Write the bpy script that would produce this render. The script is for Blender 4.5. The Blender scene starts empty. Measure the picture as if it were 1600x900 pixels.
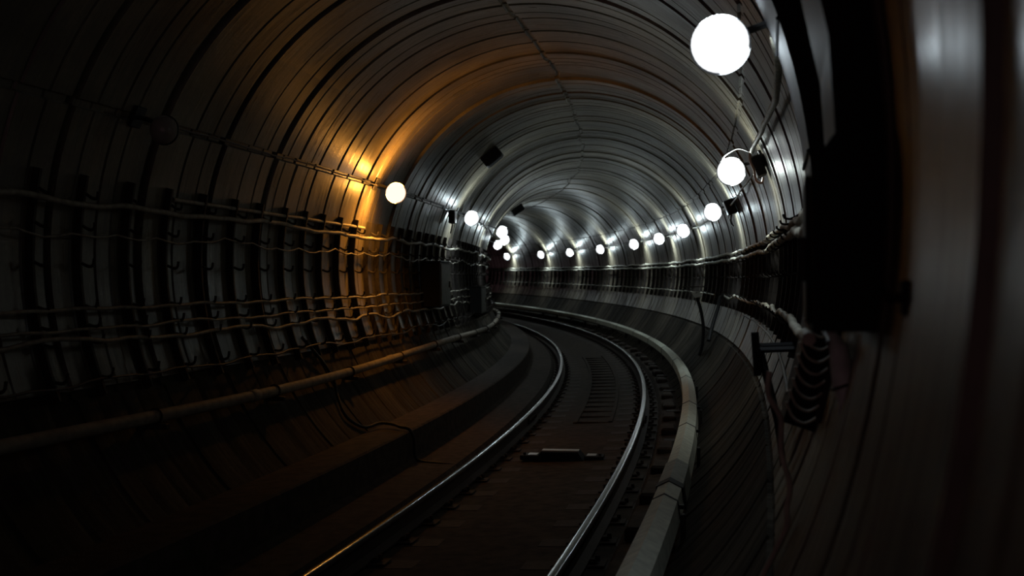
import bpy, math, random
import numpy as np
from mathutils import Vector, Matrix
random.seed(7)
rng = np.random.RandomState(11)
SC = bpy.context.scene
COL = SC.collection
PI = math.pi
# ------------------------------------------------------------------ tunnel axis
KN = [0, 8, 16, 24, 34, 50, 80]
KV = [0.00796, 0.00977, 0.01147, 0.01159, 0.01094, 0.01083, 0.01082]
DS = 0.05
_s = np.arange(-6, 90, DS)
_k = np.interp(_s, KN, KV)
_i0 = int(round(6 / DS))
_th = np.cumsum(_k) * DS; _th -= _th[_i0]
_x = -np.cumsum(np.sin(_th)) * DS; _y = np.cumsum(np.cos(_th)) * DS
_x -= _x[_i0]; _y -= _y[_i0]
_z = -0.00093 * _s + 0.5 * 0.00033 * _s * _s
R0, TOFF, ZC, CANT = 2.4676, -0.209, 1.9317, 0.03995

def heading(s): return float(np.interp(s, _s, _th))
def F(s, lat, h):
    """point in the tunnel: s along the track, lat to the right of the track centre, h above rail level"""
    t = heading(s)
    return Vector((float(np.interp(s, _s, _x)) + lat * math.cos(t), float(np.interp(s, _s, _y)) + lat * math.sin(t), float(np.interp(s, _s, _z)) + h))
def tilt(lat, h): return lat * math.cos(CANT) - h * math.sin(CANT), h * math.cos(CANT) + lat * math.sin(CANT)
def FT(s, lat, h): return F(s, *tilt(lat, h))
def wall_lh(a, off=0.0):
    a = math.radians(a); r = R0 - off
    return TOFF + r * math.sin(a), ZC + r * math.cos(a)
def W(s, a, off=0.0): return F(s, *wall_lh(a, off))

# ------------------------------------------------------------------ materials
def mat(name, color, rough=.6, metal=0., spec=.5, noise=None, bump=0., streak=None, coat=0.):
    m = bpy.data.materials.new(name); m.use_nodes = True
    nt = m.node_tree; b = nt.nodes['Principled BSDF']
    b.inputs['Base Color'].default_value = (*color, 1)
    b.inputs['Roughness'].default_value = rough
    b.inputs['Metallic'].default_value = metal
    b.inputs['Specular IOR Level'].default_value = spec
    if coat: b.inputs['Coat Weight'].default_value = coat; b.inputs['Coat Roughness'].default_value = .25
    if noise:
        sc, amt = noise
        tc = nt.nodes.new('ShaderNodeTexCoord')
        n = nt.nodes.new('ShaderNodeTexNoise'); n.inputs['Scale'].default_value = sc; n.inputs['Detail'].default_value = 6
        nt.links.new(tc.outputs['Object'], n.inputs['Vector'])
        r = nt.nodes.new('ShaderNodeMapRange'); r.inputs[1].default_value = .3; r.inputs[2].default_value = .7
        r.inputs[3].default_value = 1 - amt; r.inputs[4].default_value = 1 + amt * .4
        nt.links.new(n.outputs[0], r.inputs[0])
        mx = nt.nodes.new('ShaderNodeMix'); mx.data_type = 'RGBA'; mx.blend_type = 'MULTIPLY'; mx.inputs[0].default_value = 1
        mx.inputs[6].default_value = (*color, 1); nt.links.new(r.outputs[0], mx.inputs[7])
        nt.links.new(mx.outputs[2], b.inputs['Base Color'])
        if bump:
            bp = nt.nodes.new('ShaderNodeBump'); bp.inputs['Strength'].default_value = bump; bp.inputs['Distance'].default_value = .01
            nt.links.new(n.outputs[0], bp.inputs['Height']); nt.links.new(bp.outputs[0], b.inputs['Normal'])
    return m

def emis(name, color, strength):
    m = bpy.data.materials.new(name); m.use_nodes = True
    nt = m.node_tree; nt.nodes.clear()
    e = nt.nodes.new('ShaderNodeEmission'); o = nt.nodes.new('ShaderNodeOutputMaterial')
    e.inputs[0].default_value = (*color, 1); e.inputs[1].default_value = strength
    nt.links.new(e.outputs[0], o.inputs[0])
    return m

def lining_mat(name, color, rough, spec=.6):
    """grimy painted tunnel lining: u runs along the tunnel in metres, v round it in metres"""
    m = bpy.data.materials.new(name); m.use_nodes = True
    nt = m.node_tree; N = nt.nodes; Lk = nt.links; b = N['Principled BSDF']
    uv = N.new('ShaderNodeUVMap'); uv.uv_map = 'UVMap'
    sep = N.new('ShaderNodeSeparateXYZ'); Lk.new(uv.outputs[0], sep.inputs[0])
    # one tone for each ring half
    fl = N.new('ShaderNodeMath'); fl.operation = 'MULTIPLY_ADD'; fl.inputs[1].default_value = 1 / .54; fl.inputs[2].default_value = -1.66 / .54 + 40
    Lk.new(sep.outputs[0], fl.inputs[0])
    f2 = N.new('ShaderNodeMath'); f2.operation = 'FLOOR'; Lk.new(fl.outputs[0], f2.inputs[0])
    wn = N.new('ShaderNodeTexWhiteNoise'); wn.noise_dimensions = '1D'; Lk.new(f2.outputs[0], wn.inputs['W'])
    # streaks running down the wall
    mp = N.new('ShaderNodeMapping'); mp.inputs['Scale'].default_value = (9, .9, 1); Lk.new(uv.outputs[0], mp.inputs[0])
    n1 = N.new('ShaderNodeTexNoise'); n1.inputs['Scale'].default_value = 1.6; n1.inputs['Detail'].default_value = 7; n1.inputs['Roughness'].default_value = .65
    Lk.new(mp.outputs[0], n1.inputs['Vector'])
    # big blotches
    n2 = N.new('ShaderNodeTexNoise'); n2.inputs['Scale'].default_value = 1.3; n2.inputs['Detail'].default_value = 5; Lk.new(uv.outputs[0], n2.inputs['Vector'])
    n3 = N.new('ShaderNodeTexNoise'); n3.inputs['Scale'].default_value = 26; n3.inputs['Detail'].default_value = 4; Lk.new(uv.outputs[0], n3.inputs['Vector'])
    def mr(src, a, c, lo, hi):
        r = N.new('ShaderNodeMapRange'); r.inputs[1].default_value = a; r.inputs[2].default_value = c; r.inputs[3].default_value = lo; r.inputs[4].default_value = hi
        Lk.new(src, r.inputs[0]); return r.outputs[0]
    def mul(a, c):
        q = N.new('ShaderNodeMath'); q.operation = 'MULTIPLY'; Lk.new(a, q.inputs[0]); Lk.new(c, q.inputs[1]); return q.outputs[0]
    t = mul(mul(mr(wn.outputs['Value'], 0, 1, .72, 1.15), mr(n1.outputs[0], .3, .7, .55, 1.2)), mul(mr(n2.outputs[0], .35, .65, .6, 1.15), mr(n3.outputs[0], .3, .7, .85, 1.1)))
    mx = N.new('ShaderNodeMix'); mx.data_type = 'RGBA'; mx.blend_type = 'MULTIPLY'; mx.inputs[0].default_value = 1
    mx.inputs[6].default_value = (*color, 1); Lk.new(t, mx.inputs[7]); Lk.new(mx.outputs[2], b.inputs['Base Color'])
    Lk.new(mr(n1.outputs[0], .3, .7, rough + .14, rough - .08), b.inputs['Roughness'])
    bp = N.new('ShaderNodeBump'); bp.inputs['Strength'].default_value = .3; bp.inputs['Distance'].default_value = .010
    ad = N.new('ShaderNodeMath'); ad.operation = 'ADD'; Lk.new(n1.outputs[0], ad.inputs[0]); Lk.new(n2.outputs[0], ad.inputs[1])
    Lk.new(ad.outputs[0], bp.inputs['Height']); Lk.new(bp.outputs[0], b.inputs['Normal'])
    b.inputs['Specular IOR Level'].default_value = spec
    return m

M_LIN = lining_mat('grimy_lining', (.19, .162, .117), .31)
M_INV = lining_mat('dark_lower_lining', (.075, .062, .047), .8, .12)  # darker, rougher version of the lining for the lower wall faces
M_BED = mat('dusty_concrete', (.062, .046, .037), .85, spec=.2, noise=(9, .5), bump=.5)
M_RAIL = mat('worn_rail_steel', (.55, .55, .56), .17, 1.)
M_RUST = mat('rusty_rail_side', (.05, .032, .025), .75, .2, noise=(30, .4))
M_DARK = mat('dark_painted_steel', (.018, .017, .018), .5, .0, spec=.3)
M_BLACK = mat('black_painted_steel', (.008, .0075, .009), .6, spec=.2)
M_BRK = mat('rusty_bracket_steel', (.05, .04, .035), .7, .3, noise=(25, .4))
M_GREY = mat('grey_painted_steel', (.16, .165, .16), .5, spec=.4, noise=(12, .3))
M_COVER = mat('cream_cover_board', (.88, .89, .76), .6, spec=.3, noise=(14, .22))
M_COVER2 = mat('grey_cover_board', (.40, .41, .36), .55, spec=.4, noise=(14, .3))
M_CAB = mat('dusty_cable_sheath', (.60, .57, .47), .6, noise=(18, .35))
M_CABL = mat('inner_cable_sheath', (.36, .33, .27), .65, noise=(18, .4))  # darker sheath tone for the inner wall cables
M_CABD = mat('dark_cable_sheath', (.10, .09, .085), .6, noise=(18, .3))
M_CABB = mat('braided_cable', (.42, .41, .33), .38, .5, noise=(60, .7), bump=.8)
M_RUB = mat('black_rubber', (.012, .011, .012), .6)
M_PIPE = mat('dusty_pipe_paint', (.30, .26, .21), .7, spec=.2, noise=(12, .3))
M_SLP = mat('oily_sleeper_wood', (.055, .04, .034), .8, noise=(15, .4), bump=.4)
M_STEEL = mat('bare_steel_plate', (.85, .84, .8), .38, .8)
M_SLEEVE = mat('pale_joint_sleeve', (.8, .86, .82), .55, noise=(22, .25))
M_LABEL = mat('white_plate', (.75, .77, .74), .4)
M_WHITE = (emis('white_lamp_glass', (.94, .97, 1.0), 1.35), emis('white_lamp_added_band', (.80, .97, 1.02), 850))  # second of each pair: bright band added to light the walls
M_MID = (M_WHITE[0], emis('second_white_lamp_added_band', (.86, .97, .93), 520))
M_WEAK = (emis('weak_white_lamp_glass', (.94, .97, 1.0), 1.25), emis('weak_white_lamp_added_band', (.82, .96, 1.05), 210))
M_ORANGE = (emis('orange_lamp_glass', (1.0, .84, .70), 1.25), emis('orange_lamp_added_band', (1.0, .40, .055), 1900))
M_DEAD = (mat('unlit_lamp_glass', (.35, .33, .3), .15),) * 2
M_COPPER = mat('reddish_cable_tail', (.32, .17, .12), .5)

# ------------------------------------------------------------------ mesh helpers
class MB:
    def __init__(s): s.v = []; s.f = []; s.mi = []
    def add(s, vs, fs, mi=0):
        o = len(s.v); s.v += [tuple(v) for v in vs]; s.f += [tuple(i + o for i in f) for f in fs]; s.mi += [mi] * len(fs)
    def box(s, c, d, rot=None, mi=0, bev=0.0):
        x, y, z = d[0] / 2, d[1] / 2, d[2] / 2
        b = min(bev, .45 * min(d)) if bev else 0
        if b:
            vs = []; idx = {}
            for sx in (-1, 1):
                for sy in (-1, 1):
                    for sz in (-1, 1):
                        for ax in range(3):
                            p = [sx * (x - b), sy * (y - b), sz * (z - b)]; p[ax] = (sx * x, sy * y, sz * z)[ax]
                            idx[(sx, sy, sz, ax)] = len(vs); vs.append(p)
            fs = []
            for ax in range(3):
                o1, o2 = [(1, 2), (2, 0), (0, 1)][ax]
                for sg in (-1, 1):
                    q = []
                    for a, c2 in ((-1, -1), (1, -1), (1, 1), (-1, 1)):
                        k = [0, 0, 0]; k[ax] = sg; k[o1] = a; k[o2] = c2; q.append(idx[(*k, ax)])
                    fs.append(q if sg > 0 else q[::-1])
                    # edges along ax between o1 and o2 faces
                for a in (-1, 1):
                    for c2 in (-1, 1):
                        k1 = [0, 0, 0]; k1[ax] = -1; k1[o1] = a; k1[o2] = c2
                        k2 = list(k1); k2[ax] = 1
                        q = [idx[(*k1, o1)], idx[(*k2, o1)], idx[(*k2, o2)], idx[(*k1, o2)]]
                        fs.append(q if a * c2 < 0 else q[::-1])
            for sx in (-1, 1):
                for sy in (-1, 1):
                    for sz in (-1, 1):
                        q = [idx[(sx, sy, sz, 0)], idx[(sx, sy, sz, 1)], idx[(sx, sy, sz, 2)]]
                        fs.append(q if sx * sy * sz > 0 else q[::-1])
        else:
            vs = [(sx * x, sy * y, sz * z) for sx in (-1, 1) for sy in (-1, 1) for sz in (-1, 1)]
            fs = [(0, 1, 3, 2), (4, 6, 7, 5), (0, 4, 5, 1), (2, 3, 7, 6), (0, 2, 6, 4), (1, 5, 7, 3)]
        vs = [Vector(v) for v in vs]
        if rot is not None: vs = [rot @ v for v in vs]
        c = Vector(c); s.add([v + c for v in vs], fs, mi); return s
    def tube(s, pts, r, n=8, mi=0, cap=True):
        pts = [Vector(p) for p in pts]; rs = r if isinstance(r, (list, tuple)) else [r] * len(pts)
        t0 = (pts[1] - pts[0]).normalized(); up = Vector((0, 0, 1)) if abs(t0.z) < .9 else Vector((1, 0, 0))
        nrm = (up - t0 * up.dot(t0)).normalized(); vs = []; fs = []
        for i, p in enumerate(pts):
            t = (pts[min(i + 1, len(pts) - 1)] - pts[max(i - 1, 0)]).normalized()
            nrm = (nrm - t * nrm.dot(t)).normalized(); bn = t.cross(nrm)
            for k in range(n):
                a = 2 * PI * k / n; vs.append(p + (nrm * math.cos(a) + bn * math.sin(a)) * rs[i])
        for i in range(len(pts) - 1):
            for k in range(n): fs.append((i * n + k, i * n + (k + 1) % n, (i + 1) * n + (k + 1) % n, (i + 1) * n + k))
        if cap: fs += [tuple(range(n))[::-1], tuple(range((len(pts) - 1) * n, len(pts) * n))]
        s.add(vs, fs, mi); return s
    def arc_band(s, prof, a0, a1, n=20):
        """part of a turned band about the y axis, from angle a0 to a1 measured from x towards z"""
        vs = [Vector((r * math.cos(a), h, r * math.sin(a))) for r, h in prof for a in np.linspace(a0, a1, n)]
        s.add(vs, [(i * n + k, i * n + k + 1, (i + 1) * n + k + 1, (i + 1) * n + k) for i in range(len(prof) - 1) for k in range(n - 1)]); return s
    def lathe(s, prof, axis='y', n=28, c=(0, 0, 0), mi=0):
        """prof: (radius, height) pairs turned about an axis through c"""
        vs = []; fs = []
        for r, h in prof:
            for k in range(n):
                a = 2 * PI * k / n; u, w = r * math.cos(a), r * math.sin(a)
                vs.append(Vector((u, h, w) if axis == 'y' else (u, w, h)) + Vector(c))
        for i in range(len(prof) - 1):
            for k in range(n): fs.append((i * n + k, i * n + (k + 1) % n, (i + 1) * n + (k + 1) % n, (i + 1) * n + k))
        s.add(vs, fs, mi); return s
    def sweep(s, prof, s0, s1, step, fn, mi=0, closed=True, cap=True):
        """carry a (lat, h) outline along the track"""
        ss = list(np.linspace(s0, s1, max(2, int((s1 - s0) / step) + 1))); n = len(prof); vs = []; fs = []
        for q in ss: vs += [fn(q, a, b) for a, b in prof]
        for i in range(len(ss) - 1):
            for k in range(n if closed else n - 1):
                fs.append((i * n + k, (i + 1) * n + k, (i + 1) * n + (k + 1) % n, i * n + (k + 1) % n))
        if cap and closed: fs += [tuple(range(n)), tuple(range((len(ss) - 1) * n, len(ss) * n))[::-1]]
        s.add(vs, fs, mi); return s
    def mesh(s, name, mats, smooth=30):
        me = bpy.data.meshes.new(name); me.from_pydata([tuple(v) for v in s.v], [], s.f)
        for m in (mats if isinstance(mats, (list, tuple)) else [mats]): me.materials.append(m)
        me.polygons.foreach_set('material_index', s.mi)
        if smooth:
            me.polygons.foreach_set('use_smooth', [True] * len(me.polygons)); me.set_sharp_from_angle(angle=math.radians(smooth))
        me.update(); return me
    def build(s, name, mats, parent=None, smooth=30, origin=None):
        if origin is not None:
            o = Vector(origin); s.v = [tuple(Vector(v) - o) for v in s.v]
        ob = bpy.data.objects.new(name, s.mesh(name, mats, smooth)); COL.objects.link(ob)
        if origin is not None: ob.location = origin
        if parent is not None: ob.parent = parent
        return ob

def tag(o, label, cat, group=None, kind=None):
    o['label'] = label
    if cat: o['category'] = cat
    if group: o['group'] = group
    if kind: o['kind'] = kind
    return o
def thing(name, loc, rotz, label, cat, group=None):
    o = bpy.data.objects.new(name, None); o.empty_display_size = .1; COL.objects.link(o)
    o.location = loc; o.rotation_euler = (0, 0, rotz); return tag(o, label, cat, group)
def dup(root, loc, rotz, label=None):
    c = root.copy(); COL.objects.link(c); c.location = loc; c.rotation_euler = (0, 0, rotz)
    if label: c['label'] = label
    for ch in list(root.children):
        d = ch.copy(); COL.objects.link(d); d.parent = c
        for g in list(ch.children):
            e = g.copy(); COL.objects.link(e); e.parent = d
    return c
def local(s, lat, h, s0, lat0, h0):
    """tunnel point in the frame of a thing standing at (s0, lat0, h0)"""
    d = F(s, lat, h) - F(s0, lat0, h0); t = heading(s0)
    return Vector((d.x * math.cos(t) + d.y * math.sin(t), -d.x * math.sin(t) + d.y * math.cos(t), d.z))

# ------------------------------------------------------------------ the lining
RP, RS = 1.08, 1.66
S_BEG, S_END = -2.0, 70.0
def lining():
    S = []; D = []; ring = []
    k0 = int(math.floor((S_BEG - RS) / RP)); k1 = int((S_END - RS) / RP)
    e = .006
    for k in range(k0, k1 + 1):
        b = RS + k * RP; o1, o2 = rng.uniform(-.012, .012, 2)
        gw = .05 + .06 * rng.rand() ** 2
        def groove(p, w, d, oa, ob):
            for q, dd in ((p - e, oa), (p + e, d + (oa + ob) / 2), (p + w - e, d + (oa + ob) / 2), (p + w + e, ob)):
                S.append(q); D.append(dd); ring.append(k)
        prev = D[-1] if D else 0.
        groove(b, gw, .05, prev, o1)
        groove(b + .27 + rng.uniform(-.06, .06), .012 + .012 * rng.rand(), .010 * (rng.rand() < .6), o1, o1)
        groove(b + .54 + rng.uniform(-.04, .04), .022 + .02 * rng.rand(), .012 + .018 * rng.rand(), o1, o2)
        groove(b + .81 + rng.uniform(-.06, .06), .012 + .012 * rng.rand(), .010 * (rng.rand() < .6), o2, o2)
    S = np.array(S); D = np.array(D); ring = np.array(ring)
    base = [a for a in np.arange(-146, 146.1, 2.5)]
    joints = [(-65.5, .04), (-2., .022), (57., .018), (-112, .03), (117, .02)]
    ang = []; jd = []; jj = []
    for a in base:
        if all(abs(a - j) > 1.9 for j, _ in joints): ang.append(a); jd.append(0); jj.append(-1)
    for i, (j, d) in enumerate(joints):
        for o, dd in ((-.75, 0), (-.6, d), (.6, d), (.75, 0)): ang.append(j + o); jd.append(dd); jj.append(i)
    o = np.argsort(ang, kind='stable'); ang = np.array(ang)[o]; jd = np.array(jd)[o]; jj = np.array(jj)[o]
    jit = rng.uniform(-1, 1, (400, len(joints))) * .9
    t = np.interp(S, _s, _th); X = np.interp(S, _s, _x); Y = np.interp(S, _s, _y); Z = np.interp(S, _s, _z)
    nS, nA = len(S), len(ang)
    A = np.repeat(ang[None, :], nS, 0)
    for i in range(len(joints)):
        if i == 1: A[:, jj == i] += jit[ring + 60, i][:, None]
    A = np.radians(A)
    low = np.interp(np.abs(ang), [98, 116], [1, .22])
    r = R0 + D[:, None] * low[None, :] + jd[None, :]
    lat = TOFF + r * np.sin(A); h = ZC + r * np.cos(A)
    P = np.stack([X[:, None] + lat * np.cos(t)[:, None], Y[:, None] + lat * np.sin(t)[:, None], Z[:, None] + h], -1)
    UV = np.stack([np.repeat(S[:, None], nA, 1), A * R0], -1)
    def piece(name, a0, a1, label):
        j0 = int(np.searchsorted(ang, a0)); j1 = int(np.searchsorted(ang, a1))
        j1 = min(j1, nA - 1); n = j1 - j0 + 1
        vs = P[:, j0:j1 + 1].reshape(-1, 3); uv = UV[:, j0:j1 + 1].reshape(-1, 2)
        i, j = np.meshgrid(np.arange(nS - 1), np.arange(n - 1), indexing='ij')
        q = (i * n + j).ravel(); fs = np.stack([q, q + n, q + n + 1, q + 1], -1)
        me = bpy.data.meshes.new(name); me.from_pydata(vs.tolist(), [], fs.tolist())
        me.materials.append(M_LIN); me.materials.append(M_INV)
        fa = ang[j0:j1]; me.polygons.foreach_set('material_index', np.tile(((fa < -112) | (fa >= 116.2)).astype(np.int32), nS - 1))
        ul = me.uv_layers.new(name='UVMap'); li = np.empty(len(me.loops), dtype=np.int32); me.loops.foreach_get('vertex_index', li)
        ul.data.foreach_set('uv', uv[li].ravel().astype(np.float32))
        me.polygons.foreach_set('use_smooth', [True] * len(me.polygons)); me.set_sharp_from_angle(angle=math.radians(25))
        ob = bpy.data.objects.new(name, me); COL.objects.link(ob)
        ob['kind'] = 'structure'; ob['label'] = label; return ob
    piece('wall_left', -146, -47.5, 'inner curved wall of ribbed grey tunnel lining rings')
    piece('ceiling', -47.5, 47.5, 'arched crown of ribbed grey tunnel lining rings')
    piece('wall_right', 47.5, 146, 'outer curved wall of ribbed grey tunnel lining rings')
lining()

# track bed: bench along the inner wall, shoulders, flat bed between the rails
fl = MB()
fl.sweep([(-2.06, .26), (-1.5, .26), (-1.48, .245), (-1.47, -.03), (-1.42, -.06), (-1.0, -.09), (-.94, -.2), (.95, -.2), (1.0, -.14), (1.46, -.1), (1.46, -.5), (-2.06, -.5)], S_BEG, S_END, .4, FT)
o = fl.build('floor', M_BED); o['kind'] = 'structure'; o['label'] = 'brown dusty concrete track bed with raised bench along the inner wall'

# ------------------------------------------------------------------ rails
def rail(lat, label):
    prof = [(-.036, -.014), (-.029, -.004), (-.020, 0.0), (.020, 0.0), (.029, -.004), (.036, -.014), (.035, -.036), (.010, -.048), (.009, -.14), (.066, -.165), (.066, -.178), (-.066, -.178), (-.066, -.165), (-.009, -.14), (-.010, -.048), (-.035, -.036)]
    ss = np.arange(S_BEG, 66, .25); n = len(prof); b = MB(); vs = []
    for q in ss: vs += [FT(q, lat + a, c) for a, c in prof]
    f0 = []; f1 = []
    for i in range(len(ss) - 1):
        for k in range(n):
            f = (i * n + k, (i + 1) * n + k, (i + 1) * n + (k + 1) % n, i * n + (k + 1) % n)
            (f0 if k in (1, 2, 3) else f1).append(f)
    b.add(vs, f0, 0); b.f += f1; b.mi += [1] * len(f1)
    return tag(b.build('running_rail', [M_RAIL, M_RUST], origin=FT(0, lat, -.178), smooth=40), label, 'rail', 'running rails')
r1 = rail(-.76, 'shiny steel running rail nearer the pipe and bench, catching an orange glint')
r2 = rail(.76, 'shiny steel running rail beside the cream covered third rail')
def fishplate(root, lat, s):
    for sg in (-1, 1):
        b = MB(); b.sweep([(lat + sg * .012, -.06), (lat + sg * .034, -.06), (lat + sg * .034, -.13), (lat + sg * .012, -.13)][::sg], s - .35, s + .35, .2, lambda a, c, d: FT(a, c, d) - root.location)
        for q in (-.25, -.1, .1, .25):
            p = FT(s + q, lat + sg * .046, -.095) - root.location
            b.box(p, (.028, .03, .03), mi=0, bev=.006)
        b.build('fishplate', M_RUST, root)
fishplate(r2, .76, 13.4); fishplate(r1, -.76, 13.9)

# sleepers set in the concrete: one short block under each rail
sl0 = None
for sg, nm in ((-1, 'pipe side'), (1, 'third rail side')):
    for s in np.arange(.6, 46, .62):
        t = heading(s); loc = FT(s, sg * .76, -.2)
        if sl0 is None:
            sl0 = thing('sleeper', loc, t, 'dark oily sleeper block set in concrete under a running rail', 'sleeper', 'sleepers set in the track bed')
            sl0.rotation_euler = (0, -CANT, t)
            MB().box((0, 0, -.04), (.78, .24, .086), bev=.008).build('block', M_SLP, sl0)
            p = MB().box((0, 0, .0155), (.36, .17, .011), bev=.003).build('base_plate', M_RUST, sl0)
            for q in (-1, 1):
                b = MB().box((q * .095, 0, .036), (.05, .07, .03), bev=.008)
                b.lathe([(.0, .07), (.014, .07), (.016, .055), (.016, .03)], 'z', 8, (q * .125, 0, 0))
                b.build('clip', M_RUST, p)
        else:
            c = dup(sl0, loc, t); c.rotation_euler = (0, -CANT, t)

# ------------------------------------------------------------------ third rail under its cover boards
TX, TZ = 1.371, .30
th3 = thing('third_rail', FT(6, TX, -.12), 0, 'pale cream covered third rail with dark straps beside the outer running rail', 'third rail')
def rel(root): return lambda s, a, b: FT(s, a, b) - root.location
cov = [(-.088, -.13), (-.080, -.012), (-.004, .022), (.076, -.022), (.088, -.15), (.078, -.15), (.066, -.03), (-.004, .010), (-.070, -.02), (-.078, -.13)]
def cover(s0, s1, g=1.0, dz=0., m=M_COVER):
    b = MB(); b.sweep([(TX + a * g, TZ + c * g + dz) for a, c in cov][::-1], s0, s1, .3, rel(th3))
    return b.build('cover_board', m, th3, smooth=20)
cuts = [-1.5, 2.2, 6.98]
for a, c in zip(cuts[:-1], cuts[1:]): cover(a + .004, c - .004)
cl = cover(7.10, 7.86, 1.08, .006, M_COVER2); cl['label'] = 'darker grey lapped cover piece'
ends = [7.86, 9.9, 11.7, 14.8, 18, 21.2, 24.4, 27.6, 31, 35, 39, 43, 47, 52, 57, 62]
for a, c in zip(ends[:-1], ends[1:]): cover(a + .004, c - .004)
for s in [3.4, 6.56, 9.9, 11.7, 14.8, 18, 21.2, 24.4, 27.6, 31, 35]:
    b = MB(); b.sweep([(TX + a * 1.05, TZ + c * 1.05 + .002) for a, c in cov][::-1], s - .016, s + .016, .03, rel(th3))
    b.box(FT(s, TX + .1, TZ - .06) - th3.location, (.03, .03, .025)); b.build('strap', M_BLACK, th3, smooth=0)
b = MB(); b.sweep([(TX + a * 1.16, TZ + c * 1.16 + .004) for a, c in cov][::-1], 6.97, 7.10, .06, rel(th3)); b.build('clamp_band', M_BLACK, th3, smooth=0)
b = MB(); b.sweep([(TX - .04, TZ - .05), (TX + .04, TZ - .05), (TX + .035, TZ - .09), (TX + .01, TZ - .1), (TX + .01, TZ - .16), (TX + .045, TZ - .18), (TX - .045, TZ - .18), (TX - .01, TZ - .16), (TX - .01, TZ - .1), (TX - .035, TZ - .09)], S_BEG, 62, .4, rel(th3)); b.build('conductor_rail', M_RUST, th3)
for s in np.arange(1.2, 46, 2.6):
    t = heading(s); R = Matrix.Rotation(t, 3, 'Z'); b = MB(); p0 = th3.location
    b.box(FT(s, TX + .02, TZ - .3) - p0, (.07, .08, .28), R, bev=.01)
    b.box(FT(s, TX - .13, -.12) - p0, (.36, .16, .05), R, bev=.01)
    b.box(FT(s, TX + .115, TZ - .17) - p0, (.03, .06, .2), R, bev=.006)
    b.build('support_arm', M_BRK, th3)
# concrete blocks between the rail and the third rail
cb0 = None
for i, s in enumerate(np.arange(2.5, 44, 1.24)):
    t = heading(s); loc = FT(s, 1.10, -.14)
    if cb0 is None:
        cb0 = MB().box((0, 0, .035), (.17, .52, .10), bev=.022).build('concrete_block', M_BED)
        tag(cb0, 'rough concrete block in the gap between running rail and third rail', 'concrete block', 'blocks beside the third rail')
        cb0.location = loc; cb0.rotation_euler = (0, 0, t)
    else:
        c = cb0.copy(); COL.objects.link(c); c.location = loc; c.rotation_euler = (0, 0, t + rng.uniform(-.05, .05)); c.scale = (1, rng.uniform(.7, 1.1), rng.uniform(.7, 1.2))

# ------------------------------------------------------------------ drain cover and track inductor between the rails
dr = thing('drain_cover', FT(14, .07, -.2), 0, 'long ladder shaped slatted drain cover in the middle of the track bed', 'drain cover')
for lat in (-.17, .31):
    b = MB(); b.sweep([(lat - .025, -.21), (lat + .025, -.21), (lat + .025, -.18), (lat - .025, -.18)], 14, 26, .3, rel(dr)); b.build('side_rail', M_BED, dr, smooth=20)
for s in np.arange(14.02, 26, .6):
    b = MB(); b.box(FT(s, .07, -.192) - dr.location, (.44, .06, .02), Matrix.Rotation(heading(s), 3, 'Z'), bev=.006); b.build('slat', M_BED, dr, smooth=20)
sI = 11.1
ind = thing('track_inductor', FT(sI, 0, -.2), heading(sI), 'low dark track inductor box with a shiny top plate, lying between the rails', 'track inductor')
b = MB()
def frustum(b, x0, x1, x2, x3, y0, y1, z0, z1):
    vs = [(x0, -y0, z0), (x1, -y0, z0), (x1, y0, z0), (x0, y0, z0), (x2, -y1, z1), (x3, -y1, z1), (x3, y1, z1), (x2, y1, z1)]
    b.add(vs, [(3, 2, 1, 0), (4, 5, 6, 7), (0, 1, 5, 4), (1, 2, 6, 5), (2, 3, 7, 6), (3, 0, 4, 7)])
frustum(b, -.30, .24, -.23, .17, .15, .11, .0, .095); b.build('body', M_BLACK, ind, smooth=0)
MB().box((-.03, 0, .1), (.40, .12, .011), bev=.003).build('top_plate', M_STEEL, ind, smooth=0)
for x in (-.36, .34):
    w = MB().box((x, 0, .028), (.2, .2, .05), bev=.006).build('wing', M_BLACK, ind, smooth=0)
    MB().box((x + (.03 if x < 0 else -.03), 0, .0555), (.1, .14, .006)).build('wing_plate', M_STEEL, w, smooth=0)
    MB().lathe([(0, .075), (.014, .075), (.016, .07), (.016, .05)], 'z', 8, (x + (-.06 if x < 0 else .06), -.03, 0)).build('bolt', M_BRK, w)

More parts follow.
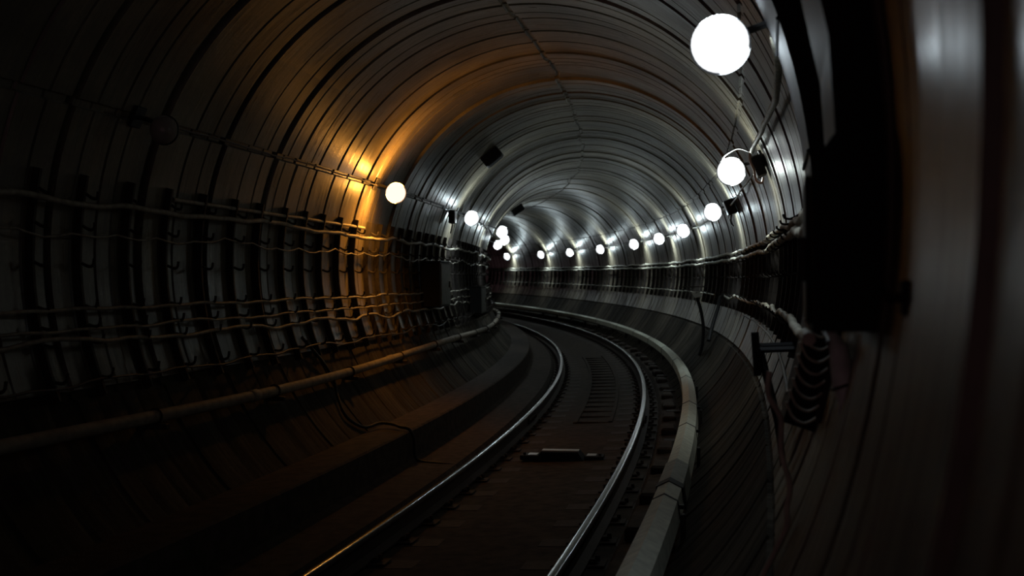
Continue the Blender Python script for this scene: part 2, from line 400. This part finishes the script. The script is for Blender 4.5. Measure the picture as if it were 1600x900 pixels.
# ------------------------------------------------------------------ lamps
def lamp(side, glass, loc_s, lat, h, label, r=.118):
    """a half globe on a round metal back plate, held off the wall by an arm; it shines back along the tunnel"""
    root = thing('wall_lamp', F(loc_s, lat, h), heading(loc_s), label, 'lamp', 'tunnel wall lamps on the outer wall' if side > 0 else 'tunnel wall lamps on the inner wall')
    aw = math.atan2(h - ZC, lat - TOFF); sh = math.radians(68)      # direction of the wall; the added bright band is left out towards the track
    band = [(r * 1.03, -r * .225), (r * 1.03, -.001)]
    g = MB(); g.lathe([(r * math.sin(q) * 1.04, -r * math.cos(q)) for q in np.linspace(.001, math.radians(77), 11)] + [(r * 1.03, -r * .225)], 'y', 32)
    g.arc_band(band, aw + PI - sh, aw + PI + sh, 12); gl = g.build('globe', glass[0], root, smooth=60)
    bk = math.radians(34)                                             # added dark strip on the wall side, cuts the hot spot there
    g = MB(); g.arc_band(band, aw - PI + sh, aw - bk, 14); g.arc_band(band, aw + bk, aw + PI - sh, 14); g.build('added_side_band', glass[1], gl, smooth=60)  # band added to throw more light sideways than forward
    g = MB(); g.arc_band([(q0 * 1.015, q1) for q0, q1 in band], aw - bk, aw + bk, 10); g.build('added_band_shade', M_DARK, gl, smooth=60)
    b = MB(); b.lathe([(.001, .055), (.05, .055), (.06, .03), (r * 1.09, .014), (r * 1.1, .002), (.001, .001)], 'y', 32); b.build('back_plate', M_DARK, root)
    a = math.atan2(lat - TOFF, h - ZC); k = (R0 - .005 - math.hypot(lat - TOFF, h - ZC))
    e = Vector((math.sin(a) * k, .035, math.cos(a) * k))
    b = MB(); b.tube([(0, .045, 0), (e.x * .35, .06, e.z * .35 + .02), tuple(e)], .016, 8); b.build('arm', M_DARK, root)
    b = MB(); b.box(e * .97, (.03, .13, .16), Matrix.Rotation(PI / 2 - a if side > 0 else PI / 2 - a, 3, 'Y').inverted(), bev=.006); b.build('wall_plate', M_DARK, root)
    return root
RL = [(4.5, 'largest and nearest white lamp, high on the outer wall near the dark cabinet'),
      (9.8, 'second white lamp along the outer wall, under the end of the braided cable'),
      (15.7, 'third white lamp along the outer wall, beside a small dark hanging box'),
      (21.8, 'fourth white lamp along the outer wall, with a bright smear of lit wall beside it'),
      (26.3, 'fifth white lamp along the outer wall counted from the nearest'),
      (30.8, 'sixth white lamp along the outer wall counted from the nearest'),
      (36.8, 'seventh white lamp along the outer wall, third counted from the far end'),
      (42.2, 'eighth white lamp along the outer wall, second from far end but one'),
      (47.3, 'ninth white lamp along the outer wall, last but one before the bend hides it'),
      (53.3, 'farthest, smallest white lamp, just where the inner wall hides the bend')]
RL[7] = (42.2, 'eighth white lamp along the outer wall, two before the farthest one')
RL[6] = (36.8, 'seventh white lamp along the outer wall, three before the farthest one')
RADJ = {4.5: (1.80, 2.725, .118), 9.8: (1.79, 2.73, .122)}
for s, lb in RL:
    la, h, r = RADJ.get(s, (1.80, 2.73, .118 + .0009 * max(0, s - 12)))
    lamp(1, M_WEAK if s < 5 else M_MID if s < 10 else M_WHITE, s, la, h, lb, r)
lamp(-1, M_DEAD, 6.72, -2.2, 2.85, 'unlit lamp with dull glass in the dark on the inner wall', .10)
lamp(-1, M_ORANGE, 12.3, -2.17, 2.84, 'glowing orange lamp on the inner wall', .118)
for s, la, lb, r in ((17.9, -2.17, 'white lamp next after the orange one on the inner wall', .118), (23.6, -2.07, 'topmost white lamp of the tight cluster on the inner wall bend', .122),
                     (29.0, -2.07, 'middle white lamp of the tight cluster on the inner wall bend', .128), (33.8, -2.07, 'lowest, farthest white lamp of the cluster on the inner wall bend', .135)):
    lamp(-1, M_WHITE, s, la, 2.84, lb, r)

# ------------------------------------------------------------------ cables, pipe, conduit
def wob(n, amp, seed):
    r = np.random.RandomState(seed); x = r.randn(n)
    return np.convolve(x, [.25, .5, .25], 'same') * amp
def cable(s0, s1, a, off, r, m, label, seed, amp=.012, pitch=.56, group=None, name='cable', a_fn=None, cat='cable', sag=.012):
    """a cable along the wall that sags a little between brackets"""
    n = int((s1 - s0) / .14) + 2; ss = np.linspace(s0, s1, n)
    nk = int((s1 - s0) / .28) + 3; kx = np.linspace(s0, s1, nk); wz = np.interp(ss, kx, wob(nk, amp, seed)); wr = np.interp(ss, kx, wob(nk, amp * .6, seed + 99))
    pts = []
    for i, s in enumerate(ss):
        aa = a_fn(s) if a_fn else a
        la, h = wall_lh(aa, off + wr[i] + .004)
        pts.append(F(s, la, h + wz[i] - sag * abs(math.sin(PI * (s - 1.66) / pitch))))
    b = MB().tube(pts, r, 7); o = b.build(name, m, origin=pts[0], smooth=60)
    return tag(o, label, cat, group)
GL, GR = 'cables along the inner wall', 'cables along the outer wall'
cable(3, 46, -80.6, .13, .021, M_CABL, 'thick dusty cable, topmost across the bracket heads on the inner wall', 1, .03, group=GL)
cable(7.5, 12.3, -78.4, .035, .018, M_CABL, 'short straight pale cable against the wall just above the topmost bracket cable', 2, .003, group=GL, sag=.002)
cable(5, 40, -85.6, .10, .008, M_CABL, 'thin pale wire looping just below the topmost inner wall cable', 3, .03, group=GL, sag=.03)
cable(3, 44, -98.6, .13, .013, M_CABL, 'straight pale cable at mid height on the inner wall brackets', 4, .012, group=GL)
cable(3, 44, -101.8, .12, .011, M_CABL, 'cable just under the straight mid height one on the inner wall', 5, .015, group=GL)
cable(3, 30, -104.6, .13, .015, M_CABL, 'sagging lumpy cable third up from the pipe on the inner wall', 6, .04, group=GL)
cable(4, 34, -110.6, .09, .009, M_CABD, 'lowest thin dark cable above the pipe on the inner wall', 7, .03, group=GL)
cable(3.0, 62, 85.2, .10, .023, M_CAB, 'upper of two thick dusty cables running along the outer wall', 11, .017, group=GR, a_fn=lambda s: float(np.interp(s, [3, 4.1, 6.5, 8.6, 12], [90, 88.5, 86.5, 85.5, 85.1])))
cable(3.0, 62, 87.4, .13, .024, M_CAB, 'lower of two thick dusty cables running along the outer wall', 12, .015, group=GR, a_fn=lambda s: float(np.interp(s, [3, 5, 7, 9, 12], [91.5, 89.6, 88.3, 87.7, 87.4])))
cable(19, 60, 101.8, .11, .012, M_CAB, 'thin cable along the foot of the outer wall brackets, beyond the labelled riser', 13, .012, group=GR)
cable(3.0, 17.3, 101, .11, .02, M_CAB, 'pale wavy thick cable falling towards the cable joint on the outer wall', 14, .02, group=GR, a_fn=lambda s: float(np.interp(s, [3, 4.8, 8, 12, 17.3], [99.5, 99.8, 101, 101.2, 101.6])))
cable(4.2, 13.5, 106.2, .10, .009, M_CABD, 'thin straight dark rod under the wavy cable on the outer wall', 15, .004, group=GR, sag=.003)
# supply cable joining the lamps on each wall
cable(4.5, 9.7, 69, .08, .02, M_CABB, 'silvery braided cable slung from the cabinet to the second outer lamp', 21, .012, group=GR, sag=0,
      a_fn=lambda s: float(np.interp(s, [4.5, 4.8, 5.4, 7.2, 8.5, 9.7], [69.8, 71.4, 71.4, 69.0, 67.2, 66.2])))
cable(9.7, 60, 68, .06, .012, M_CABB, 'thin supply cable linking the white lamps of the outer wall', 22, .012, group=GR, sag=.05, pitch=5.6)
cable(7, 40, -65.2, .025, .008, M_CABD, 'thin supply conduit linking the lamps along the inner wall joint', 23, .008, group=GL, sag=.004)
# dark drop hose at the inner wall
hose = [W(9.9, -108, .07), W(10.2, -114, .06), W(10.3, -119.5, .05), W(10.15, -125, .04), W(10.05, -130, .035), W(10.25, -134, .035), F(10.55, -1.88, .245), F(10.5, -1.72, .24), F(10.35, -1.6, .235), F(10.3, -1.49, .22), F(10.3, -1.44, .12), F(10.3, -1.43, -.05), F(10.3, -1.36, -.11), F(10.28, -1.1, -.13), F(10.3, -.98, -.15)]
def smooth_path(p, k=6):
    out = []
    for i in range(len(p) - 1):
        a, b, c, d = p[max(i - 1, 0)], p[i], p[i + 1], p[min(i + 2, len(p) - 1)]
        for j in range(k):
            t = j / k
            out.append(.5 * ((2 * b) + (c - a) * t + (2 * a - 5 * b + 4 * c - d) * t * t + (3 * b - a - 3 * c + d) * t ** 3))
    return out + [p[-1]]
tag(MB().tube(smooth_path(hose), .017, 8).build('hose', M_RUB, origin=hose[0], smooth=60), 'black hose dropping from the inner wall across the bench to the rail', 'hose')
# water pipe
PLX, PLZ = -2.27, .80
def pipe_h(s): return PLZ + .03 * math.sin(s * .5)
pp = thing('water_pipe', F(8, PLX, PLZ), 0, 'long dusty water pipe running low along the inner wall', 'pipe')
ss = np.arange(1.0, 46, .3)
MB().tube([F(s, PLX, pipe_h(s)) - pp.location for s in ss], .047, 12).build('pipe_run', M_PIPE, pp, smooth=60)
for s in np.arange(4.2, 44, 4.05):
    MB().tube([F(q, PLX, pipe_h(q)) - pp.location for q in (s - .07, s - .06, s + .06, s + .07)], [.049, .055, .055, .049], 12).build('coupling', M_PIPE, pp, smooth=40)
for s in np.arange(2.6, 44, 2.03):
    b = MB(); t = heading(s); R = Matrix.Rotation(t, 3, 'Z')
    wl, wh = wall_lh(-116)
    b.box(F(s, PLX - .02, pipe_h(s) - .07) - pp.location, (.24, .05, .04), R, bev=.006)
    ring = [F(s, PLX + .055 * math.cos(a), pipe_h(s) + .055 * math.sin(a)) - pp.location for a in np.linspace(-PI * .5, PI * 1.4, 14)]
    b.tube(ring, .008, 6); b.build('support_bracket', M_BRK, pp)

# ------------------------------------------------------------------ cable brackets
def bracket_meshes(side, a0, a1, arms):
    am = math.radians((a0 + a1) / 2); c = wall_lh((a0 + a1) / 2)
    def L(a, off): l, h = wall_lh(a, off); return Vector((l - c[0], 0, h - c[1]))
    up = MB(); aa = np.linspace(a0, a1, 9); n = len(aa)
    vs = []
    for a in aa:
        for off, y in ((-.01, -.012), (.062, -.012), (.062, .012), (-.01, .012)): vs.append(L(a, off) + Vector((0, y, 0)))
    fs = []
    for i in range(n - 1):
        for k in range(4): fs.append((i * 4 + k, i * 4 + (k + 1) % 4, (i + 1) * 4 + (k + 1) % 4, (i + 1) * 4 + k))
    fs += [(3, 2, 1, 0), tuple(range((n - 1) * 4, n * 4))]; up.add(vs, fs)
    hooks = []
    for a in arms:
        b = MB(); tip = L(a, .165) + Vector((0, 0, .03 if side < 0 else .008)); p = [L(a, .07), L(a, .12) + Vector((0, 0, -.022)), L(a, .155) + Vector((0, 0, -.014)), tip]
        b.tube(smooth_path(p, 4), .011 if side < 0 else .007, 6); hooks.append(b)
    return c, up, hooks
def brackets(side, a0, a1, arms, smin, smax, pitch, label, group, far):
    c, up, hooks = bracket_meshes(side, a0, a1, arms); root0 = None
    both = MB(); both.add(up.v, up.f)
    for h in hooks: both.add(h.v, h.f)
    far_me = both.mesh('cable_bracket', M_BRK)
    for s in np.arange(smin, smax, pitch):
        s = s + rng.uniform(-.04, .04); loc = F(s, *c); t = heading(s)
        if s < far:
            if root0 is None:
                root0 = thing('cable_bracket', loc, t, label, 'cable bracket', group)
                up.build('upright', M_BRK, root0)
                for h in hooks: h.build('hook', M_BRK, root0)
            else: dup(root0, loc, t)
        else:
            o = bpy.data.objects.new('cable_bracket', far_me); COL.objects.link(o); o.location = loc; o.rotation_euler = (0, 0, t); tag(o, label, 'cable bracket', group)
brackets(-1, -76.5, -113, (-79.5, -84.8, -91, -98, -101.2, -104, -110), 1.87, 40, .56, 'dark steel cable bracket in the row along the inner wall', 'cable brackets on the inner wall', 20)
brackets(1, 85.3, 106, (86.0, 88.4, 94, 101), 6.2, 58, .66, 'dark steel cable bracket in the row along the outer wall', 'cable brackets on the outer wall', 20)

# ------------------------------------------------------------------ cabinets on the inner wall
def cabinet(s, lat, h, w, d, hh, label, group=None, m=M_DARK):
    """w across the tunnel, d along it"""
    root = thing('wall_cabinet', F(s, lat, h), heading(s), label, 'cabinet', group)
    MB().box((0, 0, 0), (w, d, hh), bev=.012).build('body', m, root, smooth=0)
    sg = 1 if lat < 0 else -1
    dr_ = MB().box((sg * (w / 2 + .006), 0, 0), (.014, d * .88, hh * .9), bev=.004).build('door', M_GREY, root, smooth=0)
    MB().box((sg * (w / 2 + .024), d * .3, 0), (.022, .03, .1), bev=.006).build('handle', M_BRK, dr_, smooth=0)
    MB().box((0, 0, hh / 2 + .008), (w + .03, d + .03, .02), bev=.005).build('lid', m, root, smooth=0)
    return root
cabinet(15.6, -2.40, 1.70, .30, .8, .68, 'tall dark wall cabinet on the inner wall beyond the orange lamp')
cabinet(20.7, -2.42, 1.36, .26, 1.0, .52, 'smaller dark wall cabinet farther along the inner wall, just before the bend')
# boxes on the crown
def crown_box(s, a, label, k=1.):
    c = wall_lh(a, .09 * k); root = thing('junction_box', F(s, *c), heading(s), label, 'junction box', 'boxes on the tunnel crown')
    R = Matrix.Rotation(math.radians(a), 3, 'Y')
    MB().box((0, 0, 0), (.34 * k, .3 * k, .17 * k), R, bev=.012).build('body', M_DARK, root, smooth=0)
    MB().box(R @ Vector((0, 0, -.09 * k)), (.28 * k, .24 * k, .015), R, bev=.004).build('lid', M_DARK, root, smooth=0)
crown_box(17, -38.5, 'dark junction box on the crown above the orange and white inner lamps')
crown_box(33, -33, 'farther dark junction box on the crown above the cluster of inner lamps', 1.2)
# small box and loose tails hanging by the second and third outer lamps
jb = thing('lamp_box', W(9.75, 68.5, .06), heading(9.75), 'small dark lamp box with a hanging reddish cable tail by the second outer lamp', 'junction box')
MB().box((.0, 0, -.05), (.1, .14, .2), Matrix.Rotation(math.radians(-22), 3, 'Y'), bev=.01).build('body', M_DARK, jb, smooth=0)
MB().tube(smooth_path([Vector(q) for q in ((-.07, -.08, .09), (-.075, -.09, .0), (-.04, -.09, -.09), (-.02, -.09, -.19), (.03, -.09, -.21), (.04, -.09, -.16))], 5), .011, 7).build('cable_tail', M_COPPER, jb)
MB().tube(smooth_path([Vector(q) for q in ((-.075, -.05, .08), (-.18, 0, .12), (-.3, .05, .06), (-.33, .06, -.02))], 5), .009, 7).build('lamp_lead', M_RUB, jb)
jb = thing('lamp_box', W(15.2, 69, .08), heading(15.2), 'small dark hanging box beside the third outer lamp', 'junction box')
MB().box((0, 0, -.02), (.14, .22, .22), Matrix.Rotation(math.radians(-20), 3, 'Y'), bev=.012).build('body', M_DARK, jb, smooth=0)
MB().tube(smooth_path([Vector(q) for q in ((.02, -.08, -.1), (.0, -.1, -.22), (.04, -.08, -.3))], 4), .012, 7).build('cable_tail', M_RUB, jb)
jb = thing('lamp_box', W(17.2, -66, .07), heading(17.2), 'small dark box hanging by the white lamp after the orange one', 'junction box')
MB().box((0, 0, -.08), (.11, .2, .22), bev=.012).build('body', M_DARK, jb, smooth=0)
MB().tube([Vector((.02, -.09, -.15)), Vector((.0, -.1, -.28)), Vector((-.02, -.09, -.36))], .011, 7).build('cable_tail', M_CABD, jb)

# ------------------------------------------------------------------ outer wall, close to the viewer
def curved_slab(name, s0, s1, a0, a1, th, m, label, cat):
    root = thing(name, W((s0 + s1) / 2, a1, 0), 0, label, cat)
    aa = np.linspace(a0, a1, 24); b = MB(); vs = []; fs = []
    for a in aa:
        for off, s in ((-.01, s0), (th, s0), (th, s1), (-.01, s1)): vs.append(W(s, a, off) - root.location)
    for i in range(len(aa) - 1):
        for k in range(4): fs.append((i * 4 + k, (i + 1) * 4 + k, (i + 1) * 4 + (k + 1) % 4, i * 4 + (k + 1) % 4))
    n = len(aa); fs += [(0, 1, 2, 3), tuple(range((n - 1) * 4, n * 4))[::-1]]; b.add(vs, fs); b.build('casing', m, root, smooth=25)
    return root
sl = curved_slab('cable_duct', 3.86, 4.46, 52, 108, .105, M_BLACK, 'tall black curved steel duct hugging the outer wall below the nearest lamp', 'cable duct')
for a in (60, 72, 84, 96):
    b = MB(); vs = []
    b.tube([W(s, a, .108) - sl.location for s in (3.85, 4.0, 4.2, 4.47)], .008, 6); b.build('strap', M_BLACK, sl)
cab = thing('equipment_cabinet', F(2.62, 2.245, 1.60), heading(2.62), 'large black equipment cabinet on the outer wall, closest to the viewer', 'cabinet')
b = MB(); prof = [(-.14, 0), (.05, 0), (.05, .55), (-.03, 1.25), (-.2, 1.25), (-.17, .98), (-.10, .64), (-.088, .43), (-.14, .36)]
vs = [(x, y, z) for y in (-.3, .3) for x, z in prof]; n = len(prof)
b.add(vs, [tuple(range(n))[::-1][::-1], tuple(range(n, 2 * n))[::-1]] + [(k, n + k, n + (k + 1) % n, (k + 1) % n) for k in range(n)])
b.build('body', M_BLACK, cab, smooth=0)
MB().box((-.146, 0, .18), (.012, .5, .33), bev=.004).build('door', M_BLACK, cab, smooth=0)
MB().box((-.157, -.2, .16), (.018, .025, .1), bev=.005).build('handle', M_DARK, cab, smooth=0)
hk = thing('wall_hook', F(1.85, 2.25, 1.68), heading(1.85), 'small dark hook standing out from the wall under the black cabinet', 'hook')
MB().tube([Vector((.04, 0, 0)), Vector((-.03, 0, 0)), Vector((-.04, 0, .02))], .009, 7).build('peg', M_BLACK, hk)
MB().box((.0, 0, 0), (.02, .06, .06), bev=.004).build('plate', M_BLACK, hk, smooth=0)
# comb of curved cable arms and what hangs there
cb = thing('cable_comb', W(3.45, 104, .02), heading(3.45), 'upright comb of curved cable arms low on the outer wall', 'cable comb')
wl0 = wall_lh(104, .02)
def LC(s, a, off): l, h = wall_lh(a, off); return local(s, l, h, 3.45, *wl0)
MB().tube([LC(3.45, a, .02) for a in np.linspace(97.2, 106, 8)], .012, 6).build('upright', M_BRK, cb)
for a in np.linspace(97.8, 105.5, 9):
    p = [LC(3.45, a, .02), LC(3.44, a + .5, .06) + Vector((0, 0, -.014)), LC(3.43, a + .4, .1) + Vector((0, 0, -.008)), LC(3.42, a, .125) + Vector((0, 0, .018))]
    MB().tube(smooth_path(p, 4), .0045, 6).build('arm', M_CAB, cb)
slv = thing('cable_joint', F(3.0, 2.195, 1.52), heading(3.0), 'pale swollen cable joint sleeve hanging low on the outer wall', 'cable joint')
pts = [Vector(q) for q in ((-.03, .05, .06), (-.015, .02, .03), (-.005, 0, 0), (.002, 0, -.05), (.006, 0, -.1), (.014, 0, -.14), (.02, 0, -.19), (.022, 0, -.22), (.02, 0, -.25))]
MB().tube(pts, [.012, .014, .026, .03, .03, .024, .026, .022, .012], 12).build('sleeve', M_SLEEVE, slv, smooth=60)
MB().tube([Vector((.004 + .031 * math.cos(a), .031 * math.sin(a), -.1 + .012 * math.cos(a))) for a in np.linspace(0, 2 * PI, 16)], .004, 5).build('tie', M_RUB, slv)
for i, (dx, dz) in enumerate(((0, 0), (-.018, .01), (.012, .004))):
    p = [F(3.35, 2.15 + dx, 1.58 + dz), F(3.2, 2.165 + dx, 1.565 + dz), F(3.08, 2.175 + dx * .6, 1.545), F(3.02, 2.175 + dx * .5, 1.525 + dz)]
    if i < 2: tag(MB().tube(smooth_path(p, 5), .009, 7).build('cable', M_CABD, origin=p[0]), ['upper', 'inner'][i] + ' short dark cable tail running into the pale joint sleeve', 'cable', 'tails at the cable joint')
p = [F(3.2, 2.0, 1.44), F(3.2, 1.995, 1.37), F(3.2, 2.02, 1.30), F(3.2, 2.03, 1.2), F(3.2, 2.05, 1.1), F(3.2, 2.045, 1.05), F(3.2, 2.055, 1.0), F(3.2, 2.085, .92), F(3.2, 2.09, .88), F(3.2, 2.04, .74), F(3.2, 2.0, .66)]
def clampw(q, s, m=.02):
    """keep a hanging cable just inside the lining"""
    out = []
    for (la, h) in q:
        d = math.hypot(la - TOFF, h - ZC); k = min(1., (R0 - m) / d); out.append(F(s, TOFF + (la - TOFF) * k, ZC + (h - ZC) * k))
    return out
p = clampw([(2.0, 1.44), (1.995, 1.37), (2.03, 1.30), (2.03, 1.2), (2.055, 1.1), (2.045, 1.03), (2.07, .97), (2.1, .9), (2.1, .84), (2.08, .76), (2.1, .7), (2.12, .67)], 3.2)
tag(MB().tube(smooth_path(p, 5), .009, 7).build('cable', M_CAB, origin=p[0], smooth=60), 'thin pale crooked cable hanging down the outer wall below the comb', 'cable')
# cantilever angle-iron frame
fr = thing('steel_frame', F(4.7, 2.1, 1.0), heading(4.7), 'dark angle iron frame bracing out from the foot of the outer wall', 'steel frame')
def LFm(s, la, h): return local(s, la, h, 4.7, 2.1, 1.0)
for s in (4.65, 4.95):
    MB().tube([LFm(s, 1.95, 1.40), LFm(s, 2.02, 1.1), LFm(s, 2.045, .9)], .014, 4).build('leg', M_BLACK, fr, smooth=0)
    MB().tube([LFm(s, 1.94, 1.41), LFm(s, 2.2, 1.42)], .013, 4).build('arm', M_BLACK, fr, smooth=0)
MB().tube([LFm(4.62, 1.93, 1.49), LFm(4.62, 1.94, 1.30)], .017, 4).build('post', M_BLACK, fr, smooth=0)
MB().tube([LFm(4.6, 1.945, 1.41), LFm(5.0, 1.945, 1.41)], .014, 4).build('crossbar', M_BLACK, fr, smooth=0)
# riser with a white plate, and the black hose beside it
rs = thing('cable_riser', F(18, 1.74, .2), heading(18), 'dark bent riser tube with a small white plate on top, at the outer wall foot', 'riser')
def LR(la, h, s=18): return local(s, la, h, 18, 1.74, .2)
MB().tube(smooth_path([LR(1.72, .42), LR(1.78, .6), LR(1.80, .92), LR(1.76, 1.2), LR(1.71, 1.38), LR(1.68, 1.5)], 5), .028, 8).build('tube', M_DARK, rs, smooth=60)
MB().box(LR(1.695, 1.47, 17.96), (.13, .02, .17), Matrix.Rotation(-1.0, 3, 'X') @ Matrix.Rotation(-.3, 3, 'Y'), bev=.004).build('name_plate', M_LABEL, rs, smooth=0)
MB().box(LR(1.64, 1.6), (.5, .06, .02), bev=.004).build('top_bar', M_CABD, rs, smooth=0)
p = [W(17.3, 101.6, .11), F(17.2, 2.02, 1.42), F(17.0, 1.96, 1.25), F(16.8, 1.86, 1.0), F(16.6, 1.78, .76)]
tag(MB().tube(smooth_path(p, 5), .03, 8).build('hose', M_RUB, origin=p[0], smooth=60), 'black hose slanting down from the end of the wavy cable on the outer wall', 'hose')

# ------------------------------------------------------------------ camera, world, view
f_px = math.exp(7.40368)
cam = bpy.data.cameras.new('camera'); co = bpy.data.objects.new('camera', cam); COL.objects.link(co); SC.camera = co
cam.sensor_width = 36; cam.lens = f_px / 1600 * 36; cam.clip_start = .05
yaw, pitch, roll = .27922, -.00304, -.01174
fwd = Vector((-math.sin(yaw) * math.cos(pitch), math.cos(yaw) * math.cos(pitch), math.sin(pitch)))
right = Vector((math.cos(yaw), math.sin(yaw), 0)); up = right.cross(fwd)
c, s = math.cos(roll), math.sin(roll)
r2_, u2_ = right * c + up * s, up * c - right * s
Mx = Matrix((r2_, u2_, -fwd)).transposed().to_4x4(); Mx.translation = (2.08553, 0, 1.70834); co.matrix_world = Mx
cam.dof.use_dof = True; cam.dof.focus_distance = 9; cam.dof.aperture_fstop = 2.6
w = bpy.data.worlds.new('world'); SC.world = w; w.use_nodes = True
bg = w.node_tree.nodes['Background']; bg.inputs[0].default_value = (1, .55, .62, 1); bg.inputs[1].default_value = .07
SC.view_settings.view_transform = 'Standard'; SC.view_settings.look = 'None'; SC.view_settings.gamma = 1; SC.view_settings.use_curve_mapping = False
SC.view_settings.exposure = 0
SC.cycles.max_bounces = 6; SC.cycles.sample_clamp_indirect = 4
